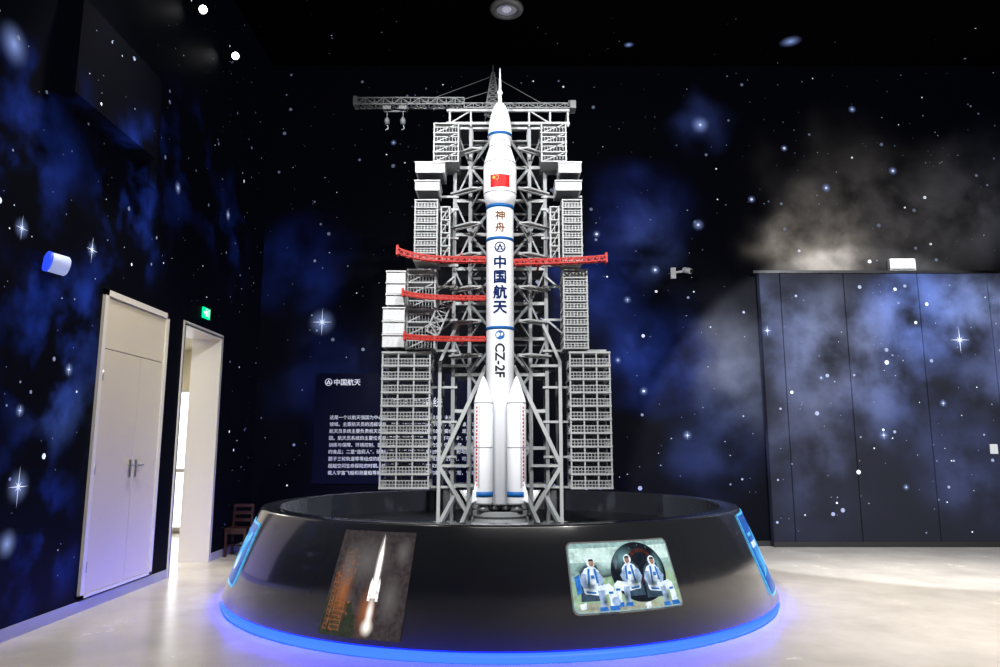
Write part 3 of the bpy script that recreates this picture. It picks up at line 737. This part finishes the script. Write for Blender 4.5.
a = Art(); a.poly(circ(0, 2.745, .052), M_blue, 1); a.poly([(-.035,2.715),(-.01,2.73),(.0,2.76),(-.02,2.775),(-.04,2.755)], M_white, 2); a.poly([(.01,2.735),(.035,2.745),(.03,2.77),(.01,2.765)], M_white, 2)
a.obj('round_emblem', core, .012, rk, 'blue globe emblem')
a = Art()
a.poly(rect(-.094, 4.46, .094, 4.61), M_flagred, 0); a.poly(star5(-.058, 4.572, .022), M_gold, 1)
for x, z in ((-.026,4.598),(-.015,4.582),(-.015,4.560),(-.026,4.545)): a.poly(star5(x, z, .008, .4), M_gold, 1)
a.obj('flag_marking', cyl_map(lambda z: .193), .012, rk, 'red flag with five yellow stars')
a = Art()
for k in range(5): a.poly(rect(-.07+k*.032, 5.045, -.055+k*.032, 5.065), M_txtblue, 0)
a.obj('small_marking', cyl_map(lambda z: .128), .012, rk)

# launch mount
lm = empty('launch_mount', (RX, RY, .65), 'round grey metal launch table under the rocket', 'launch table')
mb = MB(); mb.lathe([(.32, .65), (.32, .69), (.29, .71), (.28, .76), (.30, .78), (.30, .825), (.17, .825), (.17, .70)], (RX, RY, 0), 40, closed=True, smooth=False)
mb.obj('table_ring', M_steel, lm)

# ------------------------------------------------------------------ text panel on back wall
tp = empty('text_panel', (-1.6, YB-.005, .95), 'dark navy wall panel with white printed Chinese text', 'information panel')
mb = MB(); mb.box((-2.95, YB-.03, .95), (-.25, YB-.005, 2.68)); mb.obj('panel_board', M_panel, tp)
a = Art()
emblem(a, -2.74, 2.54, .058, M_ptext); a.text('中国航天', .108, -2.65, 2.54, M_ptext, 1, left=True, bold=.002)
a.text('航天员系统', .17, -1.75, 2.22, M_ptext, 1, left=True)
L1 = ['    这是一个以航天强国为中心的现场，中国航天事业的发展与未来，', '领域。主要航天员的选拔训练。航天员科研训练中心的任务，是国家重点工程',
      '    航天员系统主要负责航天员的选拔和训练，是载人航天的重要组成，是其中之一', '因。航天员系统的主要任务是“选拔和训练航天员，医学监督与保障”，负责研究',
      '训练与保障、环境控制、医务监督，以及飞行任务中的生命保障系统，提供可靠', '的食品；二是“造箭人”，研制运载火箭系统和飞船系统的人员，发射与回收测控',
      '    题子三轮轨道等等组成的航天。与地面测控通信系统相互配合完成，可靠性提高', '超越空间生命探险的时期。航天是重大工程，也是国家综合实力的体现，可靠为人',
      '载人宇宙飞船和测量船等的相关系统共同组成了完整的载人航天工程，智能系统']
for i, t in enumerate(L1): a.text(t, .070, -2.70, 1.98-i*.108, M_ptext, 1, left=True)
a.obj('panel_text', lambda x, y, l: (x, YB-.032-.001*l, y), None, tp)

# ------------------------------------------------------------------ small fixtures
def wall_spot(y, z, tgt):
    e = empty('wall_spotlight', (XL, y, z), 'small bright spotlight on a wall bracket', 'spotlight')
    e['group'] = 'wall spotlights'
    mb = MB(); mb.box((XL, y-.04, z-.06), (XL+.015, y+.04, z+.06)); mb.beam((XL+.01, y, z), (XL+.10, y, z), .02); mb.obj('bracket', M_plasticb, e)
    dirv = (Vector(tgt)-Vector((XL+.14, y, z))).normalized(); q = Vector((0,0,1)).rotation_difference(dirv).to_matrix().to_4x4()
    mb = MB(); mb.lathe([(.035,-.08),(.055,-.06),(.06,.06),(.052,.06),(.05,.04)], (XL+.15, y, z-.02), 20, M=q); mb.obj('lamp_housing', M_plasticb, e)
    mb = MB(); mb.lathe([(.0,.045),(.05,.045),(.04,.062),(.0,.07)], (XL+.15, y, z-.02), 20, M=q); mb.obj('lamp_lens', M_lamp, e)
wall_spot(9.46, 7.0, (1, 4, 2)); wall_spot(8.34, 6.98, (1, 3, 2))

e = empty('ceiling_speaker', (.1, 9.88, HC-.06), 'round grey fixture flush on the black ceiling', 'ceiling fixture')
mb = MB(); mb.lathe([(.15,.03),(.24,.03),(.25,.0),(.24,-.03),(.16,-.045),(.15,-.03)], (.1, 9.88, HC-.03), 40, closed=True); mb.obj('outer_ring', M_alu, e)
mb = MB(); mb.lathe([(.15, -.012),(.15,-.002)], (.1, 9.88, HC-.03), 40); mb.obj('grille', mat('fixture_grille', (.2,.2,.22), .4, emit=(.3,.3,.38), es=.4), e)  # faint grey light put into grille and cap as emission
mb = MB(); mb.lathe([(.06,-.03),(.07,-.012)], (.1, 9.88, HC-.03), 24); mb.obj('center_cap', mat('fixture_cap', (.3,.3,.32), .4, emit=(.4,.4,.5), es=.8), e)

# wall cylinder lamp
e = empty('wall_projector', (XL, 6.10, 3.06), 'white cylindrical wall lamp with glowing blue end', 'wall lamp')
mb = MB(); mb.box((XL, 6.05, 3.01), (XL+.015, 6.15, 3.11)); mb.beam((XL+.01, 6.10, 3.06), (XL+.08, 6.10, 3.06), .025); mb.obj('mount', M_plastic, e)
q = Vector((0,0,1)).rotation_difference(Vector((.62, .75, -.12)).normalized()).to_matrix().to_4x4()
mb = MB(); mb.lathe([(.0,-.08),(.07,-.08),(.083,-.07),(.085,-.04),(.085,.07),(.075,.08),(.0,.08)], (XL+.10, 6.03, 3.06), 28, M=q); mb.obj('body', mat('wall_lamp_body', (.5,.55,.8), .35, emit=(.5,.6,1), es=.45), e)
mb = MB(); mb.lathe([(.0,-.095),(.07,-.095),(.087,-.088),(.088,-.065),(.08,-.06)], (XL+.10, 6.03, 3.06), 28, M=q); mb.obj('blue_cap', mat('wall_lamp_cap', (.02,.05,.6), .3, emit=(.03,.08,1), es=1.0), e)

# exit sign over the doorway
e = empty('exit_sign', (XL, 9.40, 3.24), 'small glowing green emergency exit sign above doorway', 'exit sign')
mb = MB(); mb.box((XL, 9.29, 3.19), (XL+.02, 9.51, 3.33)); mb.obj('sign_box', M_green, e)
a = Art()
a.poly(circ(-.03, .055, .014), M_exitw, 1)
a.poly([(-.045,.035),(-.01,.035),(.0,-.01),(.03,-.04),(.02,-.05),(-.015,-.02),(-.04,-.06),(-.06,-.06),(-.035,-.01)], M_exitw, 1)
a.poly([(-.01,.03),(.03,.01),(.028,.0),(-.01,.015)], M_exitw, 1); a.poly(rect(.06,-.06,.068,.06), M_exitw, 1); a.poly(rect(.06,.052,.12,.06), M_exitw, 1); a.poly(rect(.112,-.06,.12,.06), M_exitw, 1)
a.poly([(-.14,0),(-.11,.03),(-.11,.01),(-.075,.01),(-.075,-.01),(-.11,-.01),(-.11,-.03)], M_exitw, 1)
a.obj('running_figure', lambda x, y, l: (XL+.022, 9.405+x*.7, 3.26+y*.85), None, e)

# emergency light on ledge
e = empty('emergency_light', (6.56, YB-.1, 4.345), 'white rectangular emergency light glowing on the ledge', 'emergency light')
mb = MB(); mb.box((6.35, YB-.12, 4.345), (6.77, YB-.04, 4.55)); mb.obj('housing', M_plastic, e)
mb = MB(); mb.box((6.37, YB-.128, 4.40), (6.75, YB-.12, 4.54)); mb.obj('light_panel', mat('emergency_panel', (1,1,.9), .3, emit=(1,.98,.9), es=2.5), e)
mb = MB(); mb.box((6.37, YB-.126, 4.36), (6.75, YB-.12, 4.385)); mb.obj('lower_strip', M_metal, e)

# security camera
e = empty('security_camera', (2.95, YB, 4.34), 'small white security camera with bracket on the wall', 'security camera')
mb = MB(); mb.box((2.80, YB-.04, 4.24), (2.88, YB, 4.42)); mb.obj('junction_box', M_plastic, e)
q = Vector((0,0,1)).rotation_difference(Vector((.5, -.8, -.35)).normalized()).to_matrix().to_4x4()
mb = MB(); mb.beam((2.86, YB-.02, 4.34), (3.0, YB-.12, 4.34), .03); mb.lathe([(.035,-.08),(.045,-.07),(.045,.08),(.04,.09)], (3.03, YB-.17, 4.34), 20, M=q); mb.obj('camera_body', M_plastic, e)
mb = MB(); mb.lathe([(.030,.085),(.030,.10),(.02,.104)], (3.03, YB-.17, 4.34), 16, M=q); mb.obj('camera_lens', M_plasticb, e)

# wall switch
e = empty('wall_switch', (7.72, YP, 1.48), 'small white switch plate on the panelled wall', 'wall switch')
mb = MB(); mb.box((7.66, YP-.012, 1.41), (7.78, YP, 1.56)); mb.obj('switch_plate', M_plastic, e)
for x in (7.68, 7.725):
    mb = MB(); mb.box((x, YP-.018, 1.44), (x+.035, YP-.012, 1.53)); mb.obj('rocker', M_plastic, e)

# small wooden chair
CX, CY = -3.70, 10.55
e = empty('wooden_chair', (CX, CY, 0), 'small dark red wooden chair standing by the doorway', 'chair')
mb = MB(); mb.box((CX-.15, CY-.15, .36), (CX+.15, CY+.15, .39)); mb.box((CX-.13, CY-.13, .31), (CX+.13, CY+.13, .36)); mb.obj('seat', M_wood, e)
for dx in (-.13, .13):
    for dy in (-.13, .13):
        mb = MB(); mb.beam((CX+dx, CY+dy, 0), (CX+dx, CY+dy, .36), .032); mb.obj('leg', M_wood, e)
mb = MB()
for dx in (-.13, .13): mb.beam((CX+dx, CY+.135, .36), (CX+dx, CY+.165, .70), .03)
for z in (.48, .58, .68): mb.beam((CX-.13, CY+.135+.03*(z-.36)/.34, z), (CX+.13, CY+.135+.03*(z-.36)/.34, z), .022, .045)
mb.obj('backrest', M_wood, e)
mb = MB()
for dx in (-.13, .13): mb.beam((CX+dx, CY-.13, .14), (CX+dx, CY+.13, .14), .02)
mb.beam((CX-.13, CY, .14), (CX+.13, CY, .14), .02); mb.obj('stretcher', M_wood, e)

# ------------------------------------------------------------------ lights
def spot(loc, tgt, e, ang, col=(1,1,1), blend=.6, r=.1):
    l = bpy.data.lights.new('spot', 'SPOT'); l.energy = e; l.spot_size = math.radians(ang); l.spot_blend = blend; l.color = col; l.shadow_soft_size = r
    o = bpy.data.objects.new('spot_lamp', l); COL.objects.link(o); o.location = loc
    o.rotation_euler = (Vector(tgt)-Vector(loc)).to_track_quat('-Z', 'Y').to_euler(); return o
def area(loc, tgt, e, sx, sy, col=(1,1,1)):
    l = bpy.data.lights.new('area', 'AREA'); l.shape = 'RECTANGLE'; l.size = sx; l.size_y = sy; l.energy = e; l.color = col
    o = bpy.data.objects.new('area_lamp', l); COL.objects.link(o); o.location = loc
    o.rotation_euler = (Vector(tgt)-Vector(loc)).to_track_quat('-Z', 'Y').to_euler(); return o
spot((-2.4, 3.0, 7.6), (0, 8.2, 3.3), 2500, 50, (.97,.98,1))
spot((2.4, 3.0, 7.6), (0, 8.2, 3.3), 1900, 50, (.97,.98,1))
spot((0, 1.6, 6.8), (0, 8.0, 1.7), 1300, 15, (.98,.985,1), .5)  # unseen spot added to brighten the boosters
spot((5.4, 6.8, 7.8), (5.2, 7.0, 0), 3900, 58, (1,.95,.87), .9, .3)
spot((3.2, 3.6, 7.8), (3.6, 4.6, 0), 1400, 60, (1,.96,.90), .9, .3)
spot((-2.6, 6.4, 7.8), (-3.6, 6.9, 0), 1350, 56, (1,.96,.93), .9, .3)
spot((-.6, 6.2, 6.9), (XL, 7.8, 1.4), 560, 42, (1,.90,.72), .9, .2)  # unseen warm spot added to brighten the double door
spot((5.9, 3.2, 5.4), (5.9, YB, 1.2), 3400, 46, (.92,.95,1), .14, .05)  # unseen spot added so its hard cone edge draws the diagonal on the wall
area((1.5, 2.5, 7.8), (1.5, 5.0, 0), 240, 6, 3, (1,.97,.94))  # unseen general fill added under the ceiling
area((-5.4, 10.5, 3.2), (-5.4, 10.5, 0), 90, 1.2, 3, (1,.95,.85))
w = bpy.data.worlds.new('World'); sc.world = w; w.use_nodes = True
w.node_tree.nodes['Background'].inputs[0].default_value = (.02, .03, .05, 1); w.node_tree.nodes['Background'].inputs[1].default_value = .3

cam = bpy.data.cameras.new('Camera'); cam.lens = 26.0; cam.sensor_width = 36; cam.clip_start = .05
co = bpy.data.objects.new('Camera', cam); COL.objects.link(co)
co.location = (0, 0, 1.5); co.rotation_euler = (math.radians(90+9.01), 0, 0)
sc.camera = co
